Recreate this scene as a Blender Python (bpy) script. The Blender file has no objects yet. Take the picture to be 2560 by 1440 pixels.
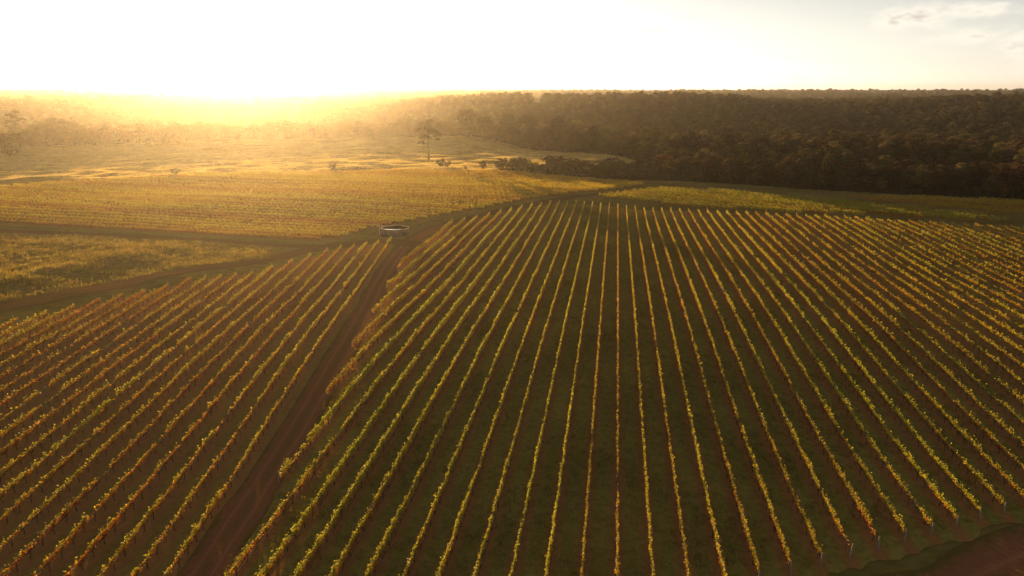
import bpy, math
import numpy as np
from mathutils import Vector

# ------------------------------------------------------------------ camera, sky, sun, exposure
scene = bpy.context.scene
R = math.radians
CAM_H = 39.0
PITCH = 15.239
YAW = 7.962                      # degrees the lens points to the left of the main rows (+Y)
cam_data = bpy.data.cameras.new("camera")
cam = bpy.data.objects.new("camera", cam_data)
scene.collection.objects.link(cam)
cam.location = (0.0, 0.0, CAM_H)
cam.rotation_euler = (R(90.0 - PITCH), 0.0, R(YAW))
cam_data.sensor_width = 36.0
cam_data.lens = 36.0 * 1828.0 / 2560.0
cam_data.clip_start = 0.5
cam_data.clip_end = 30000.0
scene.camera = cam

SUN_AZ = -27.4                   # degrees from +Y, negative is to the left
SUN_EL = 3.7
world = bpy.data.worlds.new("World")
scene.world = world
world.use_nodes = True
wn, wl = world.node_tree.nodes, world.node_tree.links
wn.clear()
w_out = wn.new("ShaderNodeOutputWorld")
w_bg = wn.new("ShaderNodeBackground")
w_bg.inputs["Strength"].default_value = 0.092
sky = wn.new("ShaderNodeTexSky")
sky.sky_type = 'NISHITA'
sky.sun_disc = False
sky.sun_elevation = R(SUN_EL)
sky.sun_rotation = R(SUN_AZ)
sky.altitude = 100.0
sky.air_density = 0.62
sky.dust_density = 0.4
sky.ozone_density = 1.0
hs = wn.new("ShaderNodeHueSaturation")
hs.inputs["Saturation"].default_value = 0.26
wb = wn.new("ShaderNodeMix"); wb.data_type = 'RGBA'; wb.blend_type = 'MULTIPLY'; wb.inputs[0].default_value = 1.0   # warm white balance
wl.new(sky.outputs[0], hs.inputs["Color"]); wl.new(hs.outputs[0], wb.inputs[6]); wb.inputs[7].default_value = (1.05, 0.975, 0.89, 1)
wl.new(w_bg.outputs[0], w_out.inputs["Surface"])
SKY_COLOR_SOCKET = wb.outputs[2]

def wmath(op, a, b=None, c=None):
    n = wn.new("ShaderNodeMath"); n.operation = op
    for i, v in enumerate((a, b, c)):
        if v is None: continue
        if isinstance(v, (int, float)): n.inputs[i].default_value = v
        else: wl.new(v, n.inputs[i])
    return n.outputs[0]

# clouds: soft cumulus scraps low in the sky (azimuth / elevation in degrees, seen from anywhere)
tc = wn.new("ShaderNodeTexCoord")
sep = wn.new("ShaderNodeSeparateXYZ"); wl.new(tc.outputs["Generated"], sep.inputs[0])
az = wmath('MULTIPLY', wmath('ARCTAN2', sep.outputs[0], sep.outputs[1]), 57.29578)
el = wmath('MULTIPLY', wmath('ARCSINE', sep.outputs[2]), 57.29578)
comb = wn.new("ShaderNodeCombineXYZ"); wl.new(az, comb.inputs[0]); wl.new(wmath('MULTIPLY', el, 2.2), comb.inputs[1])
def cnoise(scale, detail, off):
    m = wn.new("ShaderNodeVectorMath"); m.operation = 'ADD'; wl.new(comb.outputs[0], m.inputs[0]); m.inputs[1].default_value = (off, off*0.7, 0)
    n = wn.new("ShaderNodeTexNoise"); n.inputs["Scale"].default_value = scale; n.inputs["Detail"].default_value = detail
    n.inputs["Roughness"].default_value = 0.55
    wl.new(m.outputs[0], n.inputs["Vector"]); return n.outputs["Fac"]
warp = cnoise(0.55, 4.0, 3.1)
fine = cnoise(1.3, 5.0, 11.7)
CLOUDS = [  # az, el, half width, half height, weight
    (19.4, 4.5, 2.6, 0.95, 1.25), (18.2, 4.2, 1.5, 0.8, 1.1), (22.8, 4.7, 3.0, 0.55, 1.15),
    (22.4, 3.25, 2.8, 0.5, 0.95), (25.8, 2.9, 1.8, 1.0, 1.0), (26.6, 1.5, 2.6, 1.1, 0.8),
    (2.4, 4.1, 2.4, 0.36, 0.7), (11.5, 0.8, 6.0, 0.4, 0.5),
(34.0, 4.5, 4.0, 1.2, 0.8),
    (52.0, 8.0, 8.0, 1.6, 0.8), (75.0, 6.0, 9.0, 1.5, 0.8), (110.0, 9.0, 12.0, 2.0, 0.8), (150.0, 7.0, 12.0, 1.6, 0.7),
    (-80.0, 9.0, 10.0, 1.6, 0.7), (-120.0, 7.0, 12.0, 1.8, 0.8), (-160.0, 10.0, 11.0, 1.8, 0.7)]
total = None
for (a0, e0, wa, we, wt) in CLOUDS:
    da = wmath('DIVIDE', wmath('SUBTRACT', az, a0), wa)
    de = wmath('DIVIDE', wmath('SUBTRACT', el, e0), we)
    rr = wmath('SQRT', wmath('ADD', wmath('MULTIPLY', da, da), wmath('MULTIPLY', de, de)))
    v = wmath('MULTIPLY', wmath('SUBTRACT', 1.25, rr), wt)
    total = v if total is None else wmath('MAXIMUM', total, v)
dens = wmath('ADD', total, wmath('MULTIPLY', wmath('SUBTRACT', wmath('ADD', warp, wmath('MULTIPLY', fine, 0.6)), 0.8), 1.9))
mr = wn.new("ShaderNodeMapRange"); mr.interpolation_type = 'SMOOTHSTEP'
wl.new(dens, mr.inputs[0]); mr.inputs[1].default_value = 0.0; mr.inputs[2].default_value = 1.3
mr.inputs[3].default_value = 0.0; mr.inputs[4].default_value = 0.9
# thick parts away from the sun go grey, thin edges stay lit
thick = wn.new("ShaderNodeMapRange"); thick.interpolation_type = 'SMOOTHSTEP'
wl.new(wmath('ADD', dens, wmath('MULTIPLY', wmath('SUBTRACT', cnoise(0.8, 3.0, 27.0), 0.5), 2.2)), thick.inputs[0])
thick.inputs[1].default_value = 0.8; thick.inputs[2].default_value = 2.0
cmix = wn.new("ShaderNodeMix"); cmix.data_type = 'RGBA'
wl.new(thick.outputs[0], cmix.inputs[0])
CLOUD_LIT, CLOUD_GREY = (5.1, 4.7, 4.0, 1), (3.3, 3.05, 2.7, 1)
cmix.inputs[6].default_value = CLOUD_LIT; cmix.inputs[7].default_value = CLOUD_GREY
smix = wn.new("ShaderNodeMix"); smix.data_type = 'RGBA'
wl.new(mr.outputs[0], smix.inputs[0]); wl.new(SKY_COLOR_SOCKET, smix.inputs[6]); wl.new(cmix.outputs[2], smix.inputs[7])
wl.new(smix.outputs[2], w_bg.inputs["Color"])

sun_data = bpy.data.lights.new("sun", 'SUN')
sun_data.energy = 5.0
sun_data.angle = R(0.53)
sun_data.color = (1.0, 0.62, 0.25)
sun = bpy.data.objects.new("sun", sun_data)
scene.collection.objects.link(sun)
sun_dir = Vector((math.sin(R(SUN_AZ))*math.cos(R(SUN_EL)), math.cos(R(SUN_AZ))*math.cos(R(SUN_EL)), math.sin(R(SUN_EL))))
sun.rotation_euler = sun_dir.to_track_quat('Z', 'Y').to_euler()

vs = scene.view_settings
vs.view_transform = 'Standard'; vs.look = 'None'; vs.gamma = 1.0; vs.use_curve_mapping = False
vs.exposure = 1.22
HAZE_DENSITY, HAZE_G = 0.000068, 0.82
HAZE_COLOR = (1.0, 0.92, 0.78)

cy = scene.cycles
cy.use_denoising = True
cy.max_bounces = 5; cy.diffuse_bounces = 2; cy.glossy_bounces = 2; cy.transmission_bounces = 4
cy.volume_bounces = 0; cy.transparent_max_bounces = 8
cy.sample_clamp_indirect = 4.0

# ------------------------------------------------------------------ helpers
rng = np.random.default_rng(7)
COL = scene.collection

def link(o, parent=None):
    COL.objects.link(o)
    if parent is not None: o.parent = parent
    return o

def tag(o, label=None, category=None, group=None, kind=None):
    if label: o["label"] = label
    if category: o["category"] = category
    if group: o["group"] = group
    if kind: o["kind"] = kind
    return o

def empty(name, loc):
    o = bpy.data.objects.new(name, None)
    o.empty_display_size = 0.3
    o.location = loc
    return link(o)

def mesh_np(name, verts, faces, mats=(), colors=None, smooth=False, floats=None):
    """verts (n,3); faces (m,k) constant size k."""
    verts = np.ascontiguousarray(verts, dtype=np.float32); faces = np.ascontiguousarray(faces, dtype=np.int32)
    me = bpy.data.meshes.new(name)
    m, k = faces.shape
    me.vertices.add(len(verts)); me.vertices.foreach_set("co", verts.ravel())
    me.loops.add(m*k); me.loops.foreach_set("vertex_index", faces.ravel())
    me.polygons.add(m)
    me.polygons.foreach_set("loop_start", np.arange(0, m*k, k, dtype=np.int32))
    me.polygons.foreach_set("loop_total", np.full(m, k, dtype=np.int32))
    if smooth: me.polygons.foreach_set("use_smooth", np.ones(m, dtype=bool))
    if colors is not None:
        a = me.attributes.new("Col", 'FLOAT_COLOR', 'POINT')
        c = np.ones((len(verts), 4), dtype=np.float32); c[:, :3] = colors
        a.data.foreach_set("color", c.ravel())
    for nm, arr in (floats or {}).items():
        a = me.attributes.new(nm, 'FLOAT', 'POINT')
        a.data.foreach_set("value", np.ascontiguousarray(arr, dtype=np.float32))
    for mt in mats: me.materials.append(mt)
    me.update(calc_edges=True)
    return me

def obj(name, me, parent=None):
    return link(bpy.data.objects.new(name, me), parent)

class Geo:
    """collects tubes and boxes as quads"""
    def __init__(s): s.v = []; s.f = []; s.n = 0
    def add(s, v, f):
        v = np.asarray(v, float); s.v.append(v); s.f.append(np.asarray(f, int)+s.n); s.n += len(v)
    def tube(s, pts, radii, sides=6, cap=True):
        pts = [Vector(p) for p in pts]; rings = []
        ref = Vector((1, 0.13, 0.21))
        for i, p in enumerate(pts):
            d = (pts[min(i+1, len(pts)-1)]-pts[max(i-1, 0)]).normalized()
            a = d.cross(ref)
            if a.length < 1e-3: a = d.cross(Vector((0, 1, 0.3)))
            a.normalize(); b = d.cross(a)
            rings.append([p+(a*math.cos(2*math.pi*k/sides)+b*math.sin(2*math.pi*k/sides))*radii[i] for k in range(sides)])
        V = [tuple(q) for r in rings for q in r]; F = []
        for i in range(len(pts)-1):
            for k in range(sides):
                a0 = i*sides+k; b0 = i*sides+(k+1) % sides
                F.append((a0, b0, b0+sides, a0+sides))
        if cap:
            V.append(tuple(pts[-1])); c = len(V)-1; base = (len(pts)-1)*sides
            for k in range(0, sides, 2): F.append((base+k, base+(k+1) % sides, base+(k+2) % sides, c))
        s.add(V, F)
    def box(s, lo, hi):
        (x0, y0, z0), (x1, y1, z1) = lo, hi
        s.add([(x0,y0,z0),(x1,y0,z0),(x1,y1,z0),(x0,y1,z0),(x0,y0,z1),(x1,y0,z1),(x1,y1,z1),(x0,y1,z1)],
              [(0,3,2,1),(4,5,6,7),(0,1,5,4),(1,2,6,5),(2,3,7,6),(3,0,4,7)])
    def mesh(s, name, mats, colors=None, smooth=False):
        return mesh_np(name, np.concatenate(s.v), np.concatenate(s.f), mats, colors, smooth)

# ---- materials
def new_mat(name):
    m = bpy.data.materials.new(name); m.use_nodes = True
    nt = m.node_tree; nt.nodes.clear()
    out = nt.nodes.new("ShaderNodeOutputMaterial")
    return m, nt, out

def nmath(nt, op, a, b=None, c=None, clamp=False):
    n = nt.nodes.new("ShaderNodeMath"); n.operation = op; n.use_clamp = clamp
    for i, v in enumerate((a, b, c)):
        if v is None: continue
        if isinstance(v, (int, float)): n.inputs[i].default_value = v
        else: nt.links.new(v, n.inputs[i])
    return n.outputs[0]

def noise(nt, scale, detail=4.0, rough=0.55, vec=None, dist=0.0):
    n = nt.nodes.new("ShaderNodeTexNoise"); n.inputs["Scale"].default_value = scale
    n.inputs["Detail"].default_value = detail; n.inputs["Roughness"].default_value = rough; n.inputs["Distortion"].default_value = dist
    if vec is None:
        t = nt.nodes.new("ShaderNodeNewGeometry"); vec = t.outputs["Position"]
    nt.links.new(vec, n.inputs["Vector"]); return n.outputs["Fac"]

def scaled_pos(nt, sx, sy, sz=1.0, rot=0.0):
    t = nt.nodes.new("ShaderNodeNewGeometry"); m = nt.nodes.new("ShaderNodeMapping")
    m.inputs["Scale"].default_value = (sx, sy, sz); m.inputs["Rotation"].default_value = (0, 0, rot)
    nt.links.new(t.outputs["Position"], m.inputs["Vector"]); return m.outputs["Vector"]

def ramp(nt, fac, stops):
    n = nt.nodes.new("ShaderNodeValToRGB"); e = n.color_ramp.elements
    while len(e) < len(stops): e.new(0.5)
    for i, (p, c) in enumerate(stops): e[i].position = p; e[i].color = (*c, 1)
    nt.links.new(fac, n.inputs[0]); return n.outputs["Color"]

def mixc(nt, fac, a, b):
    n = nt.nodes.new("ShaderNodeMix"); n.data_type = 'RGBA'
    for s, v in ((0, fac), (6, a), (7, b)):
        if isinstance(v, (int, float)): n.inputs[s].default_value = v
        elif isinstance(v, tuple): n.inputs[s].default_value = (*v, 1)
        else: nt.links.new(v, n.inputs[s])
    return n.outputs[2]

def attr(nt, name):
    n = nt.nodes.new("ShaderNodeAttribute"); n.attribute_name = name; return n

def bump(nt, height, strength, dist):
    b = nt.nodes.new("ShaderNodeBump"); b.inputs["Strength"].default_value = strength; b.inputs["Distance"].default_value = dist
    nt.links.new(height, b.inputs["Height"]); return b.outputs[0]

def principled(nt, out, col, rough=0.8, spec=0.2, normal=None):
    p = nt.nodes.new("ShaderNodeBsdfPrincipled")
    if isinstance(col, tuple): p.inputs["Base Color"].default_value = (*col, 1)
    else: nt.links.new(col, p.inputs["Base Color"])
    if isinstance(rough, (int, float)): p.inputs["Roughness"].default_value = rough
    else: nt.links.new(rough, p.inputs["Roughness"])
    p.inputs["Specular IOR Level"].default_value = spec
    if normal is not None: nt.links.new(normal, p.inputs["Normal"])
    if out is not None: nt.links.new(p.outputs[0], out.inputs["Surface"])
    return p

def leaf_material(name, trans=0.5, spec=0.25, var=0.25, tint=(1.0, 1.0, 1.0), tboost=1.2):
    m, nt, out = new_mat(name)
    c = attr(nt, "Col").outputs["Color"]
    oi = nt.nodes.new("ShaderNodeObjectInfo")
    h = nt.nodes.new("ShaderNodeHueSaturation"); nt.links.new(c, h.inputs["Color"])
    nt.links.new(nmath(nt, 'MULTIPLY_ADD', oi.outputs["Random"], 0.05, 0.475), h.inputs["Hue"])
    nt.links.new(nmath(nt, 'MULTIPLY_ADD', oi.outputs["Random"], var*2, 1-var), h.inputs["Value"])
    c = mixc(nt, 1.0, h.outputs[0], h.outputs[0])
    p = principled(nt, None, c, 0.6, spec)
    t = nt.nodes.new("ShaderNodeBsdfTranslucent")
    g = nt.nodes.new("ShaderNodeMix"); g.data_type = 'RGBA'; g.blend_type = 'MULTIPLY'; g.inputs[0].default_value = 1.0
    nt.links.new(c, g.inputs[6]); g.inputs[7].default_value = (tint[0]*tboost, tint[1]*tboost, tint[2]*tboost, 1)
    nt.links.new(g.outputs[2], t.inputs["Color"])
    mx = nt.nodes.new("ShaderNodeMixShader"); mx.inputs[0].default_value = trans
    nt.links.new(p.outputs[0], mx.inputs[1]); nt.links.new(t.outputs[0], mx.inputs[2])
    nt.links.new(mx.outputs[0], out.inputs["Surface"])
    return m

M_VINE = leaf_material("vine_leaves", 0.48, 0.25, 0.08, (1.15, 1.0, 0.5), 1.35)
M_TREE = leaf_material("tree_leaves", 0.3, 0.06, 0.4, (1.1, 1.0, 0.5), 1.1)
M_GRASS = leaf_material("grass_blades", 0.55, 0.2, 0.2, (1.1, 1.0, 0.6), 1.2)

# ------------------------------------------------------------------ terrain height
TH = np.array([-75, -42, -35, -28, -19, -12, -6, -1, 7, 13, 18, 23, 27, 32, 60.0])
DD = np.array([0, 280, 370, 450, 520, 600, 700, 800, 1000, 1300, 1700, 2300, 3200, 4500, 6500, 9500.0])
LFT = [0,0,0,-1.6,-1.2,0.6,-6,-8,-4,6,3,4,5,9,26,26]
TAB = np.array([
    LFT, LFT, [0,0,0,-1.6,-1.2,0.4,-6,-8,-6,4,5,4,5,9,26,26], LFT,
    [0,0,0,-1.6,-1.2,0.8,-6,-6,2,5,0,4,5,9,26,26],
    [0,0,-0.3,-1.8,-1.5,2,-1,3,14,12,0,4,5,9,26,26],
    [0,0,-0.6,-0.5,-3.5,-4,0.5,7.65,17,13,1,4,5,9,26,26],
    [0,0,-0.8,-0.5,-3.5,-4,0.5,8.55,19,14,1,4,5,9,26,26],
    [0,0,-0.8,-0.5,-3.5,-4,0.5,7.65,17,11,0,4,5,9,26,26],
    [0,0,-0.8,-0.5,-3.5,-4,0.5,4.05,9,6,-1,4,5,9,26,26],
    [0,0,-0.6,-0.5,-3.5,-4,0.5,5.4,12,9,0,4,5,9,26,26],
    [0,0,-0.4,-0.5,-3.5,-4,0.5,7.65,17,13,3,4,5,9,26,26],
    [0,0,0,-0.5,-3.5,-4,0.5,8.55,19,15,4,4,7,22,26,26],
    [0,0,0,-0.5,-3.5,-4,0.5,9,20,16,4,4,7,30,26,26],
    [0,0,0,-0.5,-3.5,-4,0.5,9,20,16,4,4,7,30,26,26]], float)

def _hermite(xk, x):
    i = np.clip(np.searchsorted(xk, x, side='right')-1, 0, len(xk)-2)
    h = xk[i+1]-xk[i]; t = np.clip((x-xk[i])/h, 0, 1)
    return i, t, h
def _slopes(xk, Y):
    d = np.zeros_like(Y)
    d[..., 1:-1] = (Y[..., 2:]-Y[..., :-2])/(xk[2:]-xk[:-2]); return d
SL_D = _slopes(DD, TAB)
def _wave(seed, n, lam0, lam1):
    r = np.random.default_rng(seed)
    lam = np.exp(r.uniform(math.log(lam0), math.log(lam1), n)); an = r.uniform(0, math.pi*2, n); ph = r.uniform(0, math.pi*2, n)
    kx = 2*math.pi/lam*np.cos(an); ky = 2*math.pi/lam*np.sin(an); am = lam/lam.max()
    return kx, ky, ph, am/np.sqrt((am**2).sum()/2)
W1 = _wave(1, 9, 60, 140); W2 = _wave(2, 12, 16, 46); W3 = _wave(3, 10, 7.5, 15); W4 = _wave(4, 10, 90, 420)
def _sum(W, x, y):
    o = np.zeros_like(x)
    for kx, ky, ph, am in zip(*W): o += am*np.sin(kx*x+ky*y+ph)
    return o
def sstep(a, b, x):
    t = np.clip((x-a)/(b-a), 0, 1); return t*t*(3-2*t)

def hgt(x, y):
    x = np.asarray(x, float); y = np.asarray(y, float)
    sh = x.shape; x = x.ravel(); y = y.ravel()
    D = np.hypot(x, y); th = np.degrees(np.arctan2(x, y))
    i, t, h = _hermite(DD, np.minimum(D, 9499.0))
    j, s, _ = _hermite(TH, np.clip(th, -75, 60)); s = s*s*(3-2*s)
    def row(jj):
        y0 = TAB[jj, i]; y1 = TAB[jj, i+1]; m0 = SL_D[jj, i]*h; m1 = SL_D[jj, i+1]*h
        return (2*t**3-3*t**2+1)*y0+(t**3-2*t**2+t)*m0+(-2*t**3+3*t**2)*y1+(t**3-t**2)*m1
    z = row(j)*(1-s)+row(j+1)*s
    back = np.abs(th) > 90
    z = np.where(back, z*0.3, z)
    past = sstep(355, 400, D)*(1-sstep(640, 760, D))*(1-sstep(-6, 6, th))
    z += 0.32*_sum(W1, x, y)*(1-sstep(300, 700, D))
    z += past*(0.42*_sum(W2, x, y)+0.05*_sum(W3, x, y))
    meadow = np.exp(-(((x+125)/42)**2+((y-150)/26)**2))
    z += meadow*(0.25*_sum(W2, x, y)+0.14*_sum(W3, x, y))
    z += sstep(700, 1100, D)*1.6*_sum(W4, x, y)
    return z.reshape(sh)

def in_poly(P, x, y):
    c = np.zeros(np.shape(x), bool); n = len(P)
    for i in range(n):
        x0, y0 = P[i]; x1, y1 = P[(i+1) % n]
        cond = (y0 > y) != (y1 > y)
        with np.errstate(divide='ignore', invalid='ignore'):
            xi = (x1-x0)*(y-y0)/(y1-y0)+x0
        c ^= cond & (x < xi)
    return c

OPEN_LAND = [(-26,352),(11,338),(45,324),(75,313),(102,302),(128,293.5),(146,286),(190,266),(300,210),(300,-400),(-700,-400),(-700,150),
             (-520,330),(-440,405),(-401,446),(-350,500),(-293,552),(-205,598),(-139,606),(-125,594),(-95,577),(-50,527),(-8,482),(22,392),
             (-20,376),(-56,374),(-60,359)]

# ------------------------------------------------------------------ ground sheet
def axis(lo, hi, step, far_lo, far_hi):
    a = list(np.arange(lo, hi+0.1, step))
    s = step
    while a[-1] < far_hi: s *= 1.16; a.append(a[-1]+s)
    s = step
    while a[0] > far_lo: s *= 1.16; a.insert(0, a[0]-s)
    return np.array(a)
gx = axis(-420, 330, 2.8, -9200, 9200); gy = axis(20, 660, 2.8, -3000, 9300)
GX, GY = np.meshgrid(gx, gy); GZ = hgt(GX, GY)
nx, ny = len(gx), len(gy)
idx = np.arange(nx*ny).reshape(ny, nx)
gf = np.stack([idx[:-1, :-1], idx[:-1, 1:], idx[1:, 1:], idx[1:, :-1]], -1).reshape(-1, 4)
fx, fy = GX.ravel(), GY.ravel()
forest_att = (~in_poly(OPEN_LAND, fx, fy)).astype(float)
past_att = np.maximum(((fy > 352) & (fx < 20)).astype(float), 0.5*((fy > 232) & (fx > -12)))*(1-forest_att)  # half straw past the crest brightens forest-side ground, standing in for skylight
m, nt, out = new_mat("ground_grass")
n1 = noise(nt, 0.035, 5); n2 = noise(nt, 0.6, 5); n3 = noise(nt, 5.0, 3)
grass = ramp(nt, nmath(nt, 'MULTIPLY_ADD', n2, 0.6, nmath(nt, 'MULTIPLY', n1, 0.5)), [(0.30, (0.080, 0.066, 0.018)), (0.52, (0.135, 0.104, 0.028)), (0.75, (0.20, 0.152, 0.042))])
straw = ramp(nt, nmath(nt, 'MULTIPLY_ADD', n2, 0.5, nmath(nt, 'MULTIPLY', n1, 0.6)), [(0.35, (0.10, 0.07, 0.02)), (0.6, (0.20, 0.145, 0.05)), (0.8, (0.28, 0.21, 0.09))])
litter = ramp(nt, n2, [(0.3, (0.016, 0.014, 0.008)), (0.7, (0.04, 0.03, 0.016))])
c = mixc(nt, attr(nt, "pasture").outputs["Fac"], grass, straw)
c = mixc(nt, attr(nt, "forest").outputs["Fac"], c, litter)
principled(nt, out, c, 1.0, 0.0, bump(nt, nmath(nt, 'ADD', n2, nmath(nt, 'MULTIPLY', n3, 0.4)), 0.5, 0.25))
ground_me = mesh_np("ground", np.stack([fx, fy, GZ.ravel()], -1), gf, [m], None, True, {"forest": forest_att, "pasture": past_att})
tag(obj("ground", ground_me), kind="structure", label="grassy farmland with rolling straw-gold pasture and forest floor")

# ------------------------------------------------------------------ vineyard blocks
SP = 2.87
def unit(a): return np.array(a, float)/np.hypot(*a)
def clip_row(P, p0, d):
    """parameters t where the line p0 + t d crosses the polygon: first and last"""
    ts = []
    n = np.array([-d[1], d[0]])
    for i in range(len(P)):
        a = np.array(P[i], float)-p0; b = np.array(P[(i+1) % len(P)], float)-p0
        sa, sb = a@n, b@n
        if (sa > 0) != (sb > 0):
            q = a+(b-a)*(sa/(sa-sb)); ts.append(q@d)
    return (min(ts), max(ts)) if len(ts) >= 2 else None

MAIN = [(-28.5,30),(-31,49.5),(-33.4,66),(-36,84),(-38.8,101),(-42.1,122),(-44.9,139),(-48.6,161),(-49.6,181),(-49.6,203),(-47.9,210),(-42.4,220),
        (-36.4,230.5),(-31,239.5),(-26,247),(-20,252),(-12,254),(-5,253),(3,248.5),(12,245),(24,245),(34,240.5),(44,238),(56,234),(68,235.5),(82,231),(97,230),(114,225),(135,219),
        (135,185),(92,142),(70,87.6),(40,69.9),(15.6,55.5)]
LEFT = [(-31.5,26),(-35.2,47.8),(-58.2,185),(-60.3,181.2),(-69,170),(-75.6,143.5),(-78.5,140.1),(-85.9,135.7),(-88.8,127.6),(-92.8,121.4),(-96.7,113.8),(-100,106.8),(-108,94),
        (-98,70),(-62,26)]
F3 = [(-285,203),(-179,191),(-145,188.5),(-112,184.6),(-80,178.6),(-73,185.5),(-69.5,199),(-54,223),(-43.5,237),(-32.5,254.5),(-20.5,271),(-6,286),(9,304),(13,312),(10,316),(-25,342),
      (-55,351),(-74,349),(-106,352.5),(-135,337),(-174,321),(-203,312),(-222,287),(-285,225)]
F4 = [(-6,273),(15.5,296),(40,291),(54,283),(76,277.5),(95,263),(123,239.5),(104,238.5),(84,243.5),(52,242.5),(22,254.5)]
F5 = [(84,285.5),(104,287),(141,278),(165,268),(165,232),(131,247),(114,262),(94,277)]

# vine leaf palette
PAL = {
    'green':  np.array([0.14, 0.15, 0.022]), 'lime': np.array([0.29, 0.27, 0.04]), 'yellow': np.array([0.42, 0.32, 0.045]),
    'orange': np.array([0.40, 0.175, 0.022]), 'red': np.array([0.33, 0.085, 0.02]), 'brown': np.array([0.17, 0.075, 0.022]),
}
def smooth_noise(t, seed, step):
    r = np.random.default_rng(seed); k = r.random(int(np.ptp(t)/step)+6)
    u = (t-t.min())/step; i = u.astype(int); f = u-i; f = f*f*(3-2*f)
    return k[i]*(1-f)+k[i+1]*f

def lod(D):
    """leaves per metre and leaf size by distance"""
    per = np.where(D < 80, 175, np.where(D < 120, 112, np.where(D < 175, 66, np.where(D < 230, 46, 40))))
    size = np.where(D < 80, 0.142, np.where(D < 120, 0.18, np.where(D < 175, 0.23, np.where(D < 230, 0.28, 0.29))))
    return per, size

def row_foliage(p0, d, t0, t1, style, seed):
    r = np.random.default_rng(seed)
    n = np.array([-d[1], d[0]])
    SEG = 1.0
    cells = np.arange(t0, t1, SEG)
    cx = p0[0]+d[0]*cells; cyy = p0[1]+d[1]*cells
    per, size = lod(np.hypot(cx, cyy))
    vig = 0.22+0.62*smooth_noise(cells, seed+1, 9.0)+0.62*smooth_noise(cells, seed+2, 2.0)
    vig *= style['vigour']
    gap = (smooth_noise(cells, seed+3, 2.2) < style['gap']); vig = np.where(gap, vig*0.12, vig)
    cnt = r.poisson(np.maximum(per*vig, 0.3))
    if cnt.sum() == 0: return None
    ci = np.repeat(np.arange(len(cells)), cnt); N = len(ci)
    vine = 1.85
    t = cells[ci]+r.random(N)*SEG
    # leaves gather round the vine heads a little
    head = (np.floor(t/vine)+0.5)*vine
    t = np.where(r.random(N) < style['clump'], head+r.normal(0, 0.38, N), t)
    t = np.clip(t, t0, t1)
    vh = np.clip(vig[ci]/style['vigour'], 0.3, 1.3)
    top = style['top']*(1-style.get('even', 0.26)+(style.get('even', 0.26)+0.02)*vh)+0.10*np.sin(t*3.1+seed)
    lowz = style['low']
    q = r.beta(1.35, 1.15, N)
    z = lowz+(top-lowz)*q
    shoot = r.random(N) < 0.06
    z = np.where(shoot, top+r.random(N)**1.6*style.get('shoot', 0.40), z)
    wid = style['width']*(0.35+0.65*np.sin(np.clip(q, 0, 1)*math.pi*0.85+0.3))
    lat = r.normal(0, 0.45, N)*wid+0.03*np.sin(t*0.9+seed*1.3)
    x = p0[0]+d[0]*t+n[0]*lat; y = p0[1]+d[1]*t+n[1]*lat
    zz = hgt(x, y)+z
    sz = size[ci]*r.uniform(0.7, 1.25, N)
    # orientation: random, tending to lie open to the sky and the sides
    nv = r.normal(0, 1, (N, 3)); nv[:, 2] = np.abs(nv[:, 2])*0.9+0.25
    nv /= np.linalg.norm(nv, axis=1, keepdims=True)
    a = np.cross(nv, r.normal(0, 1, (N, 3))); a /= np.linalg.norm(a, axis=1, keepdims=True)
    b = np.cross(nv, a)
    c0 = np.stack([x, y, zz], -1)
    a *= (sz*0.62)[:, None]; b *= (sz*0.5)[:, None]; fold = nv*(sz*0.16)[:, None]
    V = np.stack([c0-a*0.9, c0-b+fold, c0+a*1.1, c0+b+fold], 1).reshape(-1, 3)
    F = np.arange(N*4).reshape(-1, 4)
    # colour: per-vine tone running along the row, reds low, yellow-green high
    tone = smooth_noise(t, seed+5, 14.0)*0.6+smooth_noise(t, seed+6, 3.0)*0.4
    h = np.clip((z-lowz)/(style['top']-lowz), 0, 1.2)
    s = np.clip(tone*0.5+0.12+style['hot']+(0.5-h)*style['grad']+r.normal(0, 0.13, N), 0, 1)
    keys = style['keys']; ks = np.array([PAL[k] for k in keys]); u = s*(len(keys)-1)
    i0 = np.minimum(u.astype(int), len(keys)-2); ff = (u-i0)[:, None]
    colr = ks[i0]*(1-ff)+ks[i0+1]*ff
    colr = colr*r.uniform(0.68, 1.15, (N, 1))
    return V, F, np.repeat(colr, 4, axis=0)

m, nt, out = new_mat("weathered_post")
g = nt.nodes.new("ShaderNodeTexCoord")
c = ramp(nt, noise(nt, 9.0, 4, 0.6, g.outputs["Object"]), [(0.3, (0.14, 0.115, 0.085)), (0.7, (0.27, 0.235, 0.185))])
principled(nt, out, c, 0.75, 0.2); M_POST = m
m, nt, out = new_mat("grey_post")
g = nt.nodes.new("ShaderNodeTexCoord")
c = ramp(nt, noise(nt, 9.0, 4, 0.6, g.outputs["Object"]), [(0.3, (0.12, 0.095, 0.07)), (0.7, (0.24, 0.20, 0.15))])
principled(nt, out, c, 0.85, 0.1); M_POSTD = m
m, nt, out = new_mat("vine_bark")
c = ramp(nt, noise(nt, 14.0, 4), [(0.3, (0.035, 0.024, 0.016)), (0.7, (0.085, 0.06, 0.04))])
principled(nt, out, c, 0.9, 0.1); M_BARK = m
m, nt, out = new_mat("drip_hose")
principled(nt, out, (0.10, 0.08, 0.055), 0.85, 0.1); M_HOSE = m

def post_mesh(h, rad, mat=None):
    g = Geo(); k = 6
    g.tube([(0, 0, -0.25), (0, 0, h*0.5), (0.006, 0, h-0.02), (0.006, 0, h)], [rad, rad*0.97, rad*0.95, rad*0.8], k)
    return g.mesh("post", [mat or M_POST], None, True)
ME_END = post_mesh(1.4, 0.075); ME_MID = post_mesh(1.42, 0.035, M_POSTD); ME_FAR = post_mesh(1.5, 0.075, M_POSTD)

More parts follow.
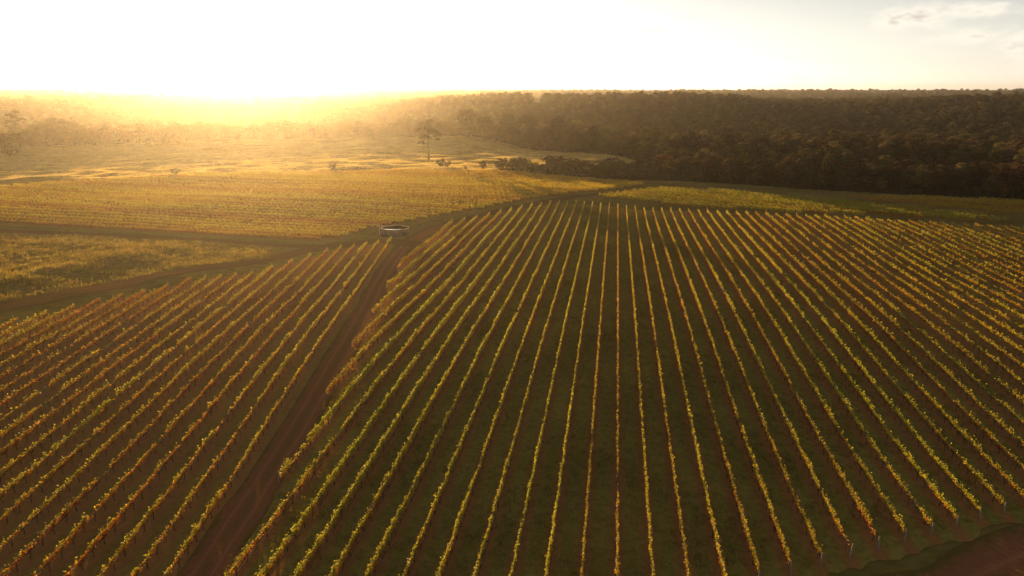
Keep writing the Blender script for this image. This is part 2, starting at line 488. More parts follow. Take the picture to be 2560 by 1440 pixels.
STYLES = {
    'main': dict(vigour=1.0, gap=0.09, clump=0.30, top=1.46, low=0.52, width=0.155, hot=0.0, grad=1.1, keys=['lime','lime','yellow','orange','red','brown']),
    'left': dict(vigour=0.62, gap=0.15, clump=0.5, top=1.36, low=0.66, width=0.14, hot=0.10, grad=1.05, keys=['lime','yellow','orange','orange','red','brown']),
    'gold': dict(shoot=0.15, even=0.10, vigour=1.45, gap=0.02, clump=0.2, top=1.45, low=0.35, width=0.16, hot=-0.05, grad=1.2, keys=['yellow','lime','orange','brown','brown']),  # browner low leaves: autumn tint plus shade painted in below the lit crests
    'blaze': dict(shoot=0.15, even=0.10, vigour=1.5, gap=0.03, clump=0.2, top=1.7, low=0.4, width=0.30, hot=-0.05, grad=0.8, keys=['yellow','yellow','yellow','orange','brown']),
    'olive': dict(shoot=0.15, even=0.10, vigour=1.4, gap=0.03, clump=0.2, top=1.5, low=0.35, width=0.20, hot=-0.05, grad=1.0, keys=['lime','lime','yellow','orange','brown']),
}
ORD = ["first","second","third","fourth","fifth","sixth","seventh","eighth","ninth","tenth","eleventh","twelfth","thirteenth","fourteenth","fifteenth","sixteenth",
       "seventeenth","eighteenth","nineteenth"]
TENS = {2:"twenty",3:"thirty",4:"forty",5:"fifty",6:"sixty",7:"seventy",8:"eighty",9:"ninety"}
TENTH = {2:"twentieth",3:"thirtieth",4:"fortieth",5:"fiftieth",6:"sixtieth",7:"seventieth",8:"eightieth",9:"ninetieth"}
def ordinal(i):                 # i counts from 1
    if i < 20: return ORD[i-1]
    t, u = divmod(i, 10)
    return TENTH[t] if u == 0 else TENS[t]+"-"+ORD[u-1]

def block_floor(name, P, d, offs, mat, label):
    SP = float(offs[1]-offs[0])
    """lattice of ground strips between the rows of a block, laid just above the ground"""
    n = np.array([-d[1], d[0]]) if True else None
    o2 = np.concatenate([[offs[0]-SP*0.5], (offs[:-1]+offs[1:])/2, [offs[-1]+SP*0.5]])
    rows = []; last = None
    cl = [clip_row(P, n*o, d) for o in offs]
    L = max(c[1]-c[0] for c in cl if c); N = int(L/3.0)+2
    V = []; rc = []; ends = []; erng = np.random.default_rng(len(name))
    for k, o in enumerate(o2):
        cs = [c for c in (cl[max(k-1, 0)], cl[min(k, len(cl)-1)]) if c]
        ends.append((sum(c[0] for c in cs)/len(cs)-1.2, sum(c[1] for c in cs)/len(cs)+1.2))
    for k, o in enumerate(o2):
        for w in ((0,) if k == len(o2)-1 else (0, 1, 2)):
            oo = o if w == 0 else o+(o2[k+1]-o)*w/3
            e0, e1 = ends[k], ends[min(k+1, len(ends)-1)]
            jl, jr = erng.random(2)*1.5
            t = np.linspace(e0[0]+(e1[0]-e0[0])*w/3-jl, e0[1]+(e1[1]-e0[1])*w/3+jr, N)
            x = n[0]*oo+d[0]*t; y = n[1]*oo+d[1]*t
            V.append(np.stack([x, y, hgt(x, y)+0.045], -1)); rc.append(np.full(N, (oo-offs[0])/SP))
    M_ = len(V); V = np.concatenate(V); ii = np.arange(M_*N).reshape(M_, N)
    F = np.stack([ii[:-1, :-1], ii[:-1, 1:], ii[1:, 1:], ii[1:, :-1]], -1).reshape(-1, 4)
    me = mesh_np(name, V, F, [mat], None, True, {"rowc": np.concatenate(rc)})
    if me.polygons[0].normal.z < 0: me.flip_normals()
    tag(obj(name, me), kind="structure", label=label)

def floor_material(name, soil, grassa, grassb, soil_w=0.2):
    m, nt, out = new_mat(name)
    rc = attr(nt, "rowc").outputs["Fac"]
    wob = nmath(nt, 'MULTIPLY', nmath(nt, 'SUBTRACT', noise(nt, 0.5, 4), 0.5), 0.16)
    dist = nmath(nt, 'ADD', nmath(nt, 'PINGPONG', rc, 0.5), wob)          # 0 at the vines, 0.5 between rows
    mr = nt.nodes.new("ShaderNodeMapRange"); mr.interpolation_type = 'SMOOTHSTEP'
    nt.links.new(dist, mr.inputs[0]); mr.inputs[1].default_value = soil_w*0.55; mr.inputs[2].default_value = soil_w*1.5
    n1 = noise(nt, 0.08, 4); n2 = noise(nt, 1.6, 6, 0.65); n3 = noise(nt, 7.0, 4, 0.6)
    gr = ramp(nt, nmath(nt, 'ADD', nmath(nt, 'MULTIPLY', nmath(nt, 'ADD', n2, nmath(nt, 'MULTIPLY', nmath(nt, 'SUBTRACT', n3, 0.5), 0.8)), 0.6), nmath(nt, 'MULTIPLY', n1, 0.45)), [(0.34, grassa), (0.70, grassb)])
    # worn wheel tracks in the alley
    wt = nmath(nt, 'SUBTRACT', 1.0, nmath(nt, 'MULTIPLY', nmath(nt, 'ABSOLUTE', nmath(nt, 'SUBTRACT', dist, 0.30)), 14.0), clamp=True)
    so = mixc(nt, n2, tuple(v*0.6 for v in soil), tuple(v*1.3 for v in soil))
    gr = mixc(nt, nmath(nt, 'MULTIPLY', wt, nmath(nt, 'MULTIPLY', n1, 0.7)), gr, so)
    c = mixc(nt, mr.outputs[0], so, gr)
    principled(nt, out, c, 1.0, 0.0, bump(nt, nmath(nt, 'ADD', n2, nmath(nt, 'MULTIPLY', n3, 0.5)), 0.6, 0.18))
    return m

FM_MAIN = floor_material("alley_grass_main", (0.26, 0.125, 0.046), (0.120, 0.108, 0.027), (0.275, 0.220, 0.056))
FM_LEFT = floor_material("alley_grass_left", (0.25, 0.125, 0.048), (0.135, 0.098, 0.026), (0.26, 0.172, 0.048), 0.24)
FM_FAR = floor_material("alley_grass_far", (0.20, 0.12, 0.038), (0.12, 0.10, 0.022), (0.24, 0.18, 0.044))

rows_built = {}
def build_block(key, P, d, offs, stylefn, label_fn, group, floor_mat, floor_label, floor_name, mid_posts=None, trunks_to=0.0, hose_to=0.0, end_mesh=ME_END, ends=True):
    d = unit(d); n = np.array([-d[1], d[0]])
    offs = np.array([o for o in offs if clip_row(P, n*o, d)])
    block_floor(floor_name, P, d, offs, floor_mat, floor_label)
    kept = [(o, clip_row(P, n*o, d)) for o in offs]
    kept = [(o, c) for o, c in kept if c and c[1]-c[0] > 3.0]
    for i, (o, (t0, t1)) in enumerate(kept):
        p0 = n*o; seed = hash((key, i)) % 100000 if False else (sum(ord(ch) for ch in key)*131+i*17)
        style = stylefn(i, len(kept), o)
        sx, sy = p0+d*t0
        root = empty("vine_row", (sx, sy, float(hgt(sx, sy))))
        tag(root, label_fn(i, len(kept)), "vine row", group)
        base = np.array([sx, sy, root.location.z])
        res = row_foliage(p0, d, t0+0.3, t1-0.3, style, seed)
        if res:
            V, F, C = res
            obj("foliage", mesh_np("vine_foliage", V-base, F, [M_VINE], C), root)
        r = np.random.default_rng(seed+9)
        if trunks_to:
            ts = np.arange((math.floor(t0/1.85)+1.5)*1.85, t1, 1.85)
            x = p0[0]+d[0]*ts; y = p0[1]+d[1]*ts
            ok = np.hypot(x, y) < trunks_to; x, y = x[ok], y[ok]
            if len(x):
                K = len(x); z = hgt(x, y); hh = r.uniform(0.75, 1.0, K)*style['top']/1.4; rad = r.uniform(0.035, 0.06, K)
                lean = r.normal(0, 0.08, (K, 2))
                ang = np.arange(4)*math.pi/2+0.4
                lo = np.stack([x[:, None]+np.cos(ang)*rad[:, None], y[:, None]+np.sin(ang)*rad[:, None], np.repeat((z-0.05)[:, None], 4, 1)], -1)
                hi = np.stack([x[:, None]+lean[:, :1]+np.cos(ang)*rad[:, None]*0.75, y[:, None]+lean[:, 1:]+np.sin(ang)*rad[:, None]*0.75, np.repeat((z+hh)[:, None], 4, 1)], -1)
                # two cordon arms running along the row
                top = np.stack([x+lean[:, 0], y+lean[:, 1], z+hh], -1)
                Vt = [np.concatenate([lo, hi], 1)]
                q = np.array([[0,1,5,4],[1,2,6,5],[2,3,7,6],[3,0,4,7],[4,5,6,7]])
                for sgn in (-1, 1):
                    e = top+np.array([d[0]*0.8*sgn, d[1]*0.8*sgn, 0.06]); w = 0.028
                    up = np.array([0, 0, w]); sd = np.array([n[0]*w, n[1]*w, 0])
                    Vt.append(np.stack([top-up-sd, top-up+sd, top+up+sd, top+up-sd, e-up-sd, e-up+sd, e+up+sd, e+up-sd], 1))
                Vt = np.concatenate(Vt, 0); Nn = len(Vt)
                Ft = (q[None]+np.arange(Nn)[:, None, None]*8).reshape(-1, 4)
                o_ = obj("trunks", mesh_np("vine_trunks", Vt.reshape(-1, 3)-base, Ft, [M_BARK]), root)
                tag(o_, kind="stuff")
        if hose_to:
            ts = np.arange(t0+0.5, t1, 3.5); x = p0[0]+d[0]*ts; y = p0[1]+d[1]*ts
            ok = np.hypot(x, y) < hose_to; ts, x, y = ts[ok], x[ok], y[ok]
            if len(x) > 2:
                z = hgt(x, y)+0.42+0.02*np.sin(ts); lat = -0.16
                w = 0.022
                cs = np.stack([x+n[0]*lat, y+n[1]*lat, z], -1)
                sd = np.array([n[0]*w, n[1]*w, 0]); up = np.array([0, 0, w])
                Vh = np.stack([cs-sd-up, cs+sd-up, cs+sd+up, cs-sd+up], 1).reshape(-1, 3)
                K = len(cs); ii = np.arange(K*4).reshape(K, 4)
                Fh = np.concatenate([np.stack([ii[:-1, a], ii[:-1, (a+1) % 4], ii[1:, (a+1) % 4], ii[1:, a]], -1) for a in range(4)])
                obj("drip_hose", mesh_np("drip_hose", Vh-base, Fh, [M_HOSE]), root)
        pts = [(t0-0.15, end_mesh), (t1+0.15, end_mesh)] if ends else []
        if mid_posts:
            pts += [(t, ME_MID) for t in np.arange(t0+7.0, t1-4, 11.1) if math.hypot(*(p0+d*t)) < mid_posts]
        for t, me in pts:
            x, y = p0+d*t
            po = obj("post", me, root)
            po.location = (x-base[0], y-base[1], float(hgt(x, y))-base[2])
            po.rotation_euler = (r.normal(0, 0.035), r.normal(0, 0.035), r.random()*3)
            po.scale = (1, 1, r.uniform(0.92, 1.06))
    rows_built[key] = len(kept)

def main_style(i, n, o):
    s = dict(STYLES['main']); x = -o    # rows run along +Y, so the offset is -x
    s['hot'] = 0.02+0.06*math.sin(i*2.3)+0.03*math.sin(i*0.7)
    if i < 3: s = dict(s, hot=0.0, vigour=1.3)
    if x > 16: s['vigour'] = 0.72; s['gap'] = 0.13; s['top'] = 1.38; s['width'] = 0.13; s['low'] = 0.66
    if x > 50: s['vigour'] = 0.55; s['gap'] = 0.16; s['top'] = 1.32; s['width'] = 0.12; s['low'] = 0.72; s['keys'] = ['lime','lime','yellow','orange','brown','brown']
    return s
XS = 1.4+SP*np.arange(-17, 43)
def main_label(i, n):
    k = i-17
    if k == 0: return "vine row running straight up the picture in the main block, eighteenth from the dirt track"
    return "%s vine row counted rightward from the red dirt track in the big main block" % ordinal(i+1)
build_block("main", MAIN, (0, 1), -XS, main_style, main_label, "vine rows of the big main block", FM_MAIN,
            "dark grassed alleys between the rows of the main vineyard block", "vineyard_floor_main", mid_posts=125, trunks_to=130, hose_to=190)

dl = unit((-22.6, 134.0)); nl = np.array([-dl[1], dl[0]])
o0 = float(np.array([-35.2, 47.8])@nl)
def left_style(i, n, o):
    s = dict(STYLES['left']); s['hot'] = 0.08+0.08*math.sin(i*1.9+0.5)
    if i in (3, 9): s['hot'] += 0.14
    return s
build_block("left", LEFT, dl, o0+2.72*np.arange(0, 23), left_style,
            lambda i, n: "%s thin autumn vine row counted leftward from the dirt track in the lower left block" % ordinal(i+1),
            "vine rows of the lower left block", FM_LEFT, "reddish brown alleys between the rows of the lower left block", "vineyard_floor_left",
            mid_posts=150, trunks_to=190, hose_to=0)

d3 = unit((0.993, -0.12)); n3v = np.array([-d3[1], d3[0]])
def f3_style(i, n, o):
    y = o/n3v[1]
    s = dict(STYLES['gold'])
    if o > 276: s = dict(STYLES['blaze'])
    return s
build_block("gold", F3, d3, np.arange(171.5, 356, 4.3), f3_style,
            lambda i, n: "%s vine row up from the lower edge of the hazy golden block beyond the tank" % ordinal(i+1),
            "vine rows of the hazy golden block", FM_FAR, "brownish alleys between the rows of the hazy golden block", "vineyard_floor_gold", trunks_to=0, end_mesh=ME_FAR)
d4 = unit((0.91, -0.42)); n4 = np.array([-d4[1], d4[0]])
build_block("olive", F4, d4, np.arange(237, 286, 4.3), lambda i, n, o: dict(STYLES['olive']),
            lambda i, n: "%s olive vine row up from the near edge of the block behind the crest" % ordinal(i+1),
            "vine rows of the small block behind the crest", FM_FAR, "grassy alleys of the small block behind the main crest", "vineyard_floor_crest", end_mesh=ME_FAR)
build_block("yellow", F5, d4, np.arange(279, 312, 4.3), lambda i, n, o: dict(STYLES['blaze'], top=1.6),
            lambda i, n: "%s yellow vine row up from the near edge of the strip below the forest" % ordinal(i+1),
            "vine rows of the yellow strip below the forest", FM_FAR, "alleys of the yellow vineyard strip below the forest", "vineyard_floor_strip", end_mesh=ME_FAR)

# ------------------------------------------------------------------ tracks
def dirt_material(name, dirt, verge, rut=True):
    m, nt, out = new_mat(name)
    a = attr(nt, "across").outputs["Fac"]
    n1 = noise(nt, 0.35, 5); n2 = noise(nt, 2.2, 6, 0.6); n3 = noise(nt, 9.0, 4)
    fr = nmath(nt, 'ADD', nmath(nt, 'ABSOLUTE', a), nmath(nt, 'MULTIPLY', nmath(nt, 'SUBTRACT', n1, 0.5), 0.9))
    ed = nt.nodes.new("ShaderNodeMapRange"); ed.interpolation_type = 'SMOOTHSTEP'
    nt.links.new(fr, ed.inputs[0]); ed.inputs[1].default_value = 0.62; ed.inputs[2].default_value = 0.98
    so = mixc(nt, n2, tuple(v*0.7 for v in dirt), tuple(v*1.25 for v in dirt))
    if rut:
        w = nmath(nt, 'SUBTRACT', 1.0, nmath(nt, 'MULTIPLY', nmath(nt, 'ABSOLUTE', nmath(nt, 'SUBTRACT', nmath(nt, 'ABSOLUTE', a), 0.36)), 9.0), clamp=True)
        so = mixc(nt, nmath(nt, 'MULTIPLY', w, 0.6), so, tuple(min(1, v*1.45) for v in dirt))
        crown = nmath(nt, 'MULTIPLY', nmath(nt, 'SUBTRACT', 1.0, nmath(nt, 'MULTIPLY', nmath(nt, 'ABSOLUTE', a), 4.5), clamp=True), nmath(nt, 'MULTIPLY', noise(nt, 1.1, 4), 1.1))
        so = mixc(nt, crown, so, verge)
    c = mixc(nt, ed.outputs[0], so, mixc(nt, n2, tuple(v*0.6 for v in verge), tuple(v*1.3 for v in verge)))
    principled(nt, out, c, 1.0, 0.0, bump(nt, nmath(nt, 'ADD', n2, nmath(nt, 'MULTIPLY', n3, 0.4)), 0.6, 0.15))
    return m
DM_RED = dirt_material("red_dirt", (0.20, 0.088, 0.042), (0.115, 0.084, 0.024))
DM_BROWN = dirt_material("brown_dirt", (0.135, 0.074, 0.030), (0.13, 0.088, 0.027))
DM_GRASSY = dirt_material("grassy_track", (0.11, 0.075, 0.028), (0.10, 0.075, 0.026))

def ribbon(name, pts, width, mat, label, lift=0.08, seed=1):
    pts = np.array(pts, float)
    seg = np.hypot(*np.diff(pts, axis=0).T); s = np.concatenate([[0], np.cumsum(seg)])
    S = np.arange(0, s[-1], 1.6)
    # smooth spline through the points
    def sm(c):
        v = np.interp(S, s, c)
        k = np.ones(9)/9; vp = np.pad(v, 4, mode='reflect', reflect_type='odd'); return np.convolve(vp, k, mode='valid')
    x, y = sm(pts[:, 0]), sm(pts[:, 1])
    tx, ty = np.gradient(x), np.gradient(y); L = np.hypot(tx, ty); nxx, nyy = ty/L, -tx/L
    r = np.random.default_rng(seed)
    w = (np.interp(S, s, width) if np.ndim(width) else np.full(len(S), width))*0.5
    wj = w*(1+0.12*(smooth_noise(S, seed, 6.0)-0.5)*2)
    A = np.array([-1, -0.7, -0.42, -0.2, 0, 0.2, 0.42, 0.7, 1])
    V = []; at = []
    for a in A:
        px = x+nxx*a*wj; py = y+nyy*a*wj
        dz = -0.05*math.exp(-((abs(a)-0.36)/0.12)**2)+(-0.07 if abs(a) == 1 else 0)
        V.append(np.stack([px, py, hgt(px, py)+lift+dz], -1)); at.append(np.full(len(S), a))
    K = len(S); ii = np.arange(len(A)*K).reshape(len(A), K)
    F = np.stack([ii[:-1, :-1], ii[:-1, 1:], ii[1:, 1:], ii[1:, :-1]], -1).reshape(-1, 4)
    me = mesh_np(name, np.concatenate(V), F, [mat], None, True, {"across": np.concatenate(at)})
    if me.polygons[0].normal.z < 0: me.flip_normals()
    tag(obj(name, me), kind="structure", label=label)

ribbon("dirt_track", [(-27,10),(-31,34),(-33.3,50),(-36.4,76),(-40.2,101),(-43.8,121),(-47.4,139),(-51,160),(-53,178),(-53.3,188),(-51.6,203),(-47.5,215)], 4.8, DM_RED,
       "red dirt track with wheel ruts between the two near vineyard blocks", 0.10, 3)
ribbon("headland_track", [(-53.5,190),(-52.5,203),(-48,217),(-40.5,230),(-31,246),(-24,258),(-12.2,274),(2,290),(16,307),(26,316)], 5.0, DM_BROWN,
       "brown headland track curving along the far ends of the main rows", 0.07, 4)
ribbon("farm_track", [(-50,182),(-58,187),(-66,184),(-74,174),(-80,158),(-92,145),(-104,125),(-113,110),(-128,88)], [7,6.5,6,6,6,6.5,7,7,7], DM_BROWN,
       "brown farm track along the upper ends of the lower left rows", 0.13, 5)
ribbon("valley_track", [(-290,196),(-230,190),(-180,185.5),(-134,182.5),(-96,177),(-80,174),(-70,176)], 4.5, DM_BROWN,
       "brown track below the hazy golden vine block", 0.055, 6)
ribbon("red_headland", [(0,35),(14,44),(26.9,53.0),(33.1,56.8),(41.1,62.4),(60,76.2),(90,95.2)], 10.0, DM_RED,
       "red dirt headland in the lower right corner", 0.09, 7)
ribbon("pasture_track", [(-330,200),(-262,252),(-243,266),(-205,316.5),(-174,325.5),(-135,341.5),(-106,357),(-74,353.5),(-40,350),(-10,341),(14,322)], 3.2, DM_GRASSY,
       "grassy track along the top edge of the golden vine block", 0.06, 8)

# ------------------------------------------------------------------ water tank
m, nt, out = new_mat("tank_concrete")
g = nt.nodes.new("ShaderNodeTexCoord")
c = ramp(nt, noise(nt, 1.1, 6, 0.65, g.outputs["Object"]), [(0.3, (0.085, 0.064, 0.050)), (0.7, (0.16, 0.125, 0.10))])
principled(nt, out, c, 0.85, 0.15, bump(nt, noise(nt, 5.0, 4, 0.5, g.outputs["Object"]), 0.4, 0.05)); M_CONC = m
m, nt, out = new_mat("tank_water")
principled(nt, out, (0.02, 0.022, 0.018), 0.04, 0.5, bump(nt, noise(nt, 3.0, 2), 0.05, 0.02)); M_WATER = m
m, nt, out = new_mat("tank_steel")
principled(nt, out, (0.45, 0.42, 0.38), 0.5, 0.4); M_STEEL = m
TX, TY = -60.3, 195.2; TZ = float(hgt(TX, TY))
tank = empty("water_tank", (TX, TY, TZ))
tag(tank, "round open concrete water tank beside the track junction", "water tank")
SIDES, RO, RI, HT, WL = 40, 3.85, 3.65, 1.95, 1.68
for p in range(8):                      # precast wall panels
    V = []; F = []
    a0 = p*2*math.pi/8; per = 6
    for q in range(per+1):
        a = a0+(q/per)*(2*math.pi/8)*0.992
        for rr, z in ((RO, -0.3), (RO, HT), (RI, HT), (RI, -0.3)):
            V.append((math.cos(a)*rr, math.sin(a)*rr, z))
    for q in range(per):
        for e in range(4):
            F.append((q*4+e, (q+1)*4+e, (q+1)*4+(e+1) % 4, q*4+(e+1) % 4))
    F.append((0, 1, 2, 3)); F.append((per*4+3, per*4+2, per*4+1, per*4))
    obj("wall_panel", mesh_np("tank_wall_panel", V, F, [M_CONC]), tank)
def ring(name, r0, r1, z0, z1, mat):
    V = []; F = []
    for q in range(SIDES):
        a = q*2*math.pi/SIDES
        for rr, z in ((r1, z0), (r1, z1), (r0, z1), (r0, z0)): V.append((math.cos(a)*rr, math.sin(a)*rr, z))
    for q in range(SIDES):
        b = ((q+1) % SIDES)*4
        for e in range(4): F.append((q*4+e, b+e, b+(e+1) % 4, q*4+(e+1) % 4))
    return obj(name, mesh_np(name, V, F, [mat]), tank)
ring("rim", RI-0.04, RO+0.06, HT+0.004, HT+0.10, M_CONC)
V = [(math.cos(k*2*math.pi/SIDES)*(RI+0.02), math.sin(k*2*math.pi/SIDES)*(RI+0.02), WL) for k in range(SIDES)]
Vc = V+[(0, 0, WL)]
F = [(k, (k+1) % SIDES, (k+2) % SIDES, SIDES) for k in range(0, SIDES, 2)]
obj("water", mesh_np("tank_water", Vc, F, [M_WATER]), tank)
# added wrinkled dark sheet on the water, for the shaded inner far wall
m, nt, out = new_mat("tank_shade_stand_in")
g = nt.nodes.new("ShaderNodeTexCoord")
c = ramp(nt, noise(nt, 2.0, 5, 0.6, g.outputs["Object"]), [(0.3, (0.014, 0.010, 0.008)), (0.7, (0.035, 0.024, 0.018))])
principled(nt, out, c, 1.0, 0.0); M_SHADE_STAND_IN = m
V = []; F = []; NX, NY = 15, 7
for lay in (0.0, -0.05):
    for b_ in range(NY):
        for a_ in range(NX):
            fx_ = -1+2*a_/(NX-1); y0 = -0.5+0.4*abs(fx_); fb = b_/(NY-1)
            hx = (RI-0.04)*fx_*0.985; yfar = math.sqrt(max((RI-0.04)**2-hx*hx, 0.0)); yy = max(y0, -yfar)*(1-fb)+yfar*fb
            zz = WL+0.07+lay+0.10*math.sin(fx_*7.0+fb*2.0)*fb+0.10*fb
            V.append((hx, yy, zz))
for lay in range(2):
    for b_ in range(NY-1):
        for a_ in range(NX-1):
            i0 = lay*NX*NY+b_*NX+a_; q_ = (i0, i0+1, i0+NX+1, i0+NX); F.append(q_ if lay == 0 else q_[::-1])
for a_ in range(NX-1): F.append((a_, a_+NX*NY, a_+1+NX*NY, a_+1))
obj("shade_stand_in", mesh_np("tank_shade_stand_in", V, F, [M_SHADE_STAND_IN]), tank)
gq = Geo(); gq.tube([(-4.25, -0.9, -0.2), (-4.25, -0.9, 2.6), (-4.1, -0.88, 2.75), (-3.5, -0.75, 2.75)], [0.07]*4, 8)
obj("inlet_pipe", gq.mesh("inlet_pipe", [M_STEEL], None, True), tank)

# marker post on the apron in front of the tank, loose stake in the left block
def stake(loc, rot, h, rad, label):
    gq = Geo(); gq.tube([(0, 0, -0.15), (0.01, 0, h*0.5), (0, 0.01, h-0.03), (0, 0.01, h)], [rad, rad, rad*0.95, rad*0.7], 6)
    o = obj("stake", gq.mesh("stake", [M_POST], None, True)); o.location = loc; o.rotation_euler = rot
    tag(o, label, "stake")
x, y = -58.9, 186.2
stake((x, y, float(hgt(x, y))), (0.05, 0.02, 0), 1.3, 0.07, "single wooden marker stake standing in front of the water tank")
x, y = -35.6, 49.3
stake((x, y, float(hgt(x, y))+0.1), (0.15, 0.95, -0.5), 1.6, 0.05, "pale stake leaning over at the lower end of the left block beside the track")

# ------------------------------------------------------------------ trees
m, nt, out = new_mat("tree_bark")
c = ramp(nt, noise(nt, 1.5, 5), [(0.3, (0.035, 0.026, 0.019)), (0.7, (0.095, 0.072, 0.052))])
principled(nt, out, c, 0.9, 0.1); M_TRUNK = m

def crown_cards(clumps, per, size, seed, base, var=0.25):
    """leaf cards spread through ellipsoidal clumps (x,y,z,rx,ry,rz)"""
    r = np.random.default_rng(seed); Vs = []; Cs = []
    for (cx, cyy, cz, rx, ry, rz) in clumps:
        k = max(8, int(per*(rx*ry*rz)**(2/3)/2.2))
        u = r.normal(0, 1, (k, 3)); u /= np.linalg.norm(u, axis=1, keepdims=True)
        rad = r.uniform(0.45, 1.05, (k, 1))**0.7
        u[:, 2] = np.where(u[:, 2] < -0.35, -u[:, 2]*0.6, u[:, 2])
        p = u*rad*np.array([rx, ry, rz])+np.array([cx, cyy, cz])
        nv = u*0.6+r.normal(0, 0.8, (k, 3)); nv /= np.linalg.norm(nv, axis=1, keepdims=True)
        a = np.cross(nv, r.normal(0, 1, (k, 3))); a /= np.linalg.norm(a, axis=1, keepdims=True); b = np.cross(nv, a)
        s = size*r.uniform(0.6, 1.35, (k, 1))
        a = a*s*0.75; b = b*s*0.45
        Vs.append(np.stack([p-a, p-b+nv*s*0.15, p+a, p+b+nv*s*0.15], 1).reshape(-1, 3))
        col = np.array(base)*r.uniform(1-var, 1+var)*r.uniform(0.75, 1.25, (k, 1))*np.array([1+r.uniform(-.12, .18), 1, 1])
        Cs.append(np.repeat(col, 4, axis=0))
    V = np.concatenate(Vs); return V, np.arange(len(V)).reshape(-1, 4), np.concatenate(Cs)

def eucalypt(seed, h, spread, bare=0.42, n=8, base=(0.065, 0.062, 0.026), per=42, size=0.75, flat=0.55, tr=0.30, drop=0.32):
    r = np.random.default_rng(seed); g = Geo()
    top = h*0.62; bend = r.normal(0, 0.35, 2)
    g.tube([(0, 0, -0.6), (bend[0]*0.3, bend[1]*0.3, h*0.2), (bend[0], bend[1], h*bare), (bend[0]*1.4, bend[1]*1.2, top)], [tr*1.25, tr, tr*0.8, tr*0.5], 7)
    clumps = []
    for i in range(n):
        a = i*2.4+r.uniform(-0.4, 0.4); f = math.sqrt((i+0.6)/n); rr = spread*0.5*f*r.uniform(0.65, 1.0)
        zz = h*(0.93-drop*f**1.5)+r.normal(0, h*0.05); s = spread*r.uniform(0.17, 0.27)
        ex, ey = bend[0]+math.cos(a)*rr, bend[1]+math.sin(a)*rr
        st = h*(bare+r.uniform(-0.02, 0.16))
        g.tube([(bend[0], bend[1], st), (bend[0]+math.cos(a)*rr*0.45, bend[1]+math.sin(a)*rr*0.45, st+(zz-st)*0.6), (ex, ey, zz-s*0.2)], [tr*0.45, tr*0.3, tr*0.1], 5)
        clumps.append((ex, ey, zz, s*1.15, s*1.15, s*flat*1.4))
        if r.random() < 0.6:
            clumps.append((ex+r.normal(0, s*0.7), ey+r.normal(0, s*0.7), zz-s*0.9, s*0.7, s*0.7, s*0.5))
    V, F, C = crown_cards(clumps, per, size, seed+50, base)
    return g.mesh("tree_trunk", [M_TRUNK], None, True), mesh_np("tree_crown", V, F, [M_TREE], C)

def roundtree(seed, h, spread, base, per=46, size=0.7, n=11, low=0.18):
    r = np.random.default_rng(seed); g = Geo(); tr = 0.02*h+0.05
    g.tube([(0, 0, -0.5), (0.05, 0.1, h*0.3), (0.1, 0.05, h*0.7)], [tr*1.2, tr, tr*0.4], 6)
    clumps = [(0, 0, h*0.62, spread*0.34, spread*0.34, h*0.32)]
    for i in range(n):
        a = i*2.4+r.uniform(-0.5, 0.5); f = (i+0.5)/n; rr = spread*0.5*math.sin(math.pi*min(0.9, 0.25+f*0.75))*r.uniform(0.6, 0.85)
        zz = h*(low+0.14+(0.80-low)*(1-f)); s = spread*r.uniform(0.16, 0.25)
        g.tube([(0.05, 0.05, h*(low+0.1)), (math.cos(a)*rr*0.5, math.sin(a)*rr*0.5, zz*0.8), (math.cos(a)*rr, math.sin(a)*rr, zz)], [tr*0.5, tr*0.35, tr*0.12], 4)
        clumps.append((math.cos(a)*rr, math.sin(a)*rr, zz, s, s, s*0.8))
    V, F, C = crown_cards(clumps, per, size, seed+50, base)
    return g.mesh("tree_trunk", [M_TRUNK], None, True), mesh_np("tree_crown", V, F, [M_TREE], C)

OLIVE, DARK, RUST, GREEN, PALE = (0.058, 0.042, 0.016), (0.042, 0.030, 0.013), (0.085, 0.041, 0.017), (0.046, 0.044, 0.015), (0.085, 0.064, 0.030)
FK = dict(per=95, size=0.52)
VARIANTS = [eucalypt(11, 14, 10, base=OLIVE, n=13, bare=0.22, drop=0.6, **FK), eucalypt(12, 12.5, 9, base=DARK, n=13, bare=0.2, drop=0.64, **FK), eucalypt(13, 16.5, 11, base=OLIVE, n=14, bare=0.3, drop=0.55, **FK),
            roundtree(14, 10.5, 10, DARK, 95, 0.52), roundtree(15, 9, 9, GREEN, 95, 0.52), eucalypt(16, 12.5, 9, base=RUST, n=13, bare=0.22, drop=0.6, **FK), roundtree(17, 11, 10, RUST, 95, 0.52), eucalypt(18, 14.5, 10, base=PALE, n=11, bare=0.35, tr=0.34, drop=0.5, **FK)]
SHRUBS = [roundtree(31, 3.6, 4.6, GREEN, 130, 0.36, 9, 0.02), roundtree(32, 4.6, 5.0, DARK, 130, 0.36, 10, 0.02), roundtree(33, 2.6, 4.0, OLIVE, 140, 0.32, 8, 0.02)]

def place_tree(name, meshes, x, y, scale, rot, label, category, group=None, zscale=1.0):
    root = empty(name, (x, y, float(hgt(x, y))))
    root.rotation_euler = (0, 0, rot); root.scale = (scale, scale, scale*zscale)
    tag(root, label, category, group)
    obj("trunk", meshes[0], root); obj("crown", meshes[1], root)
    return root

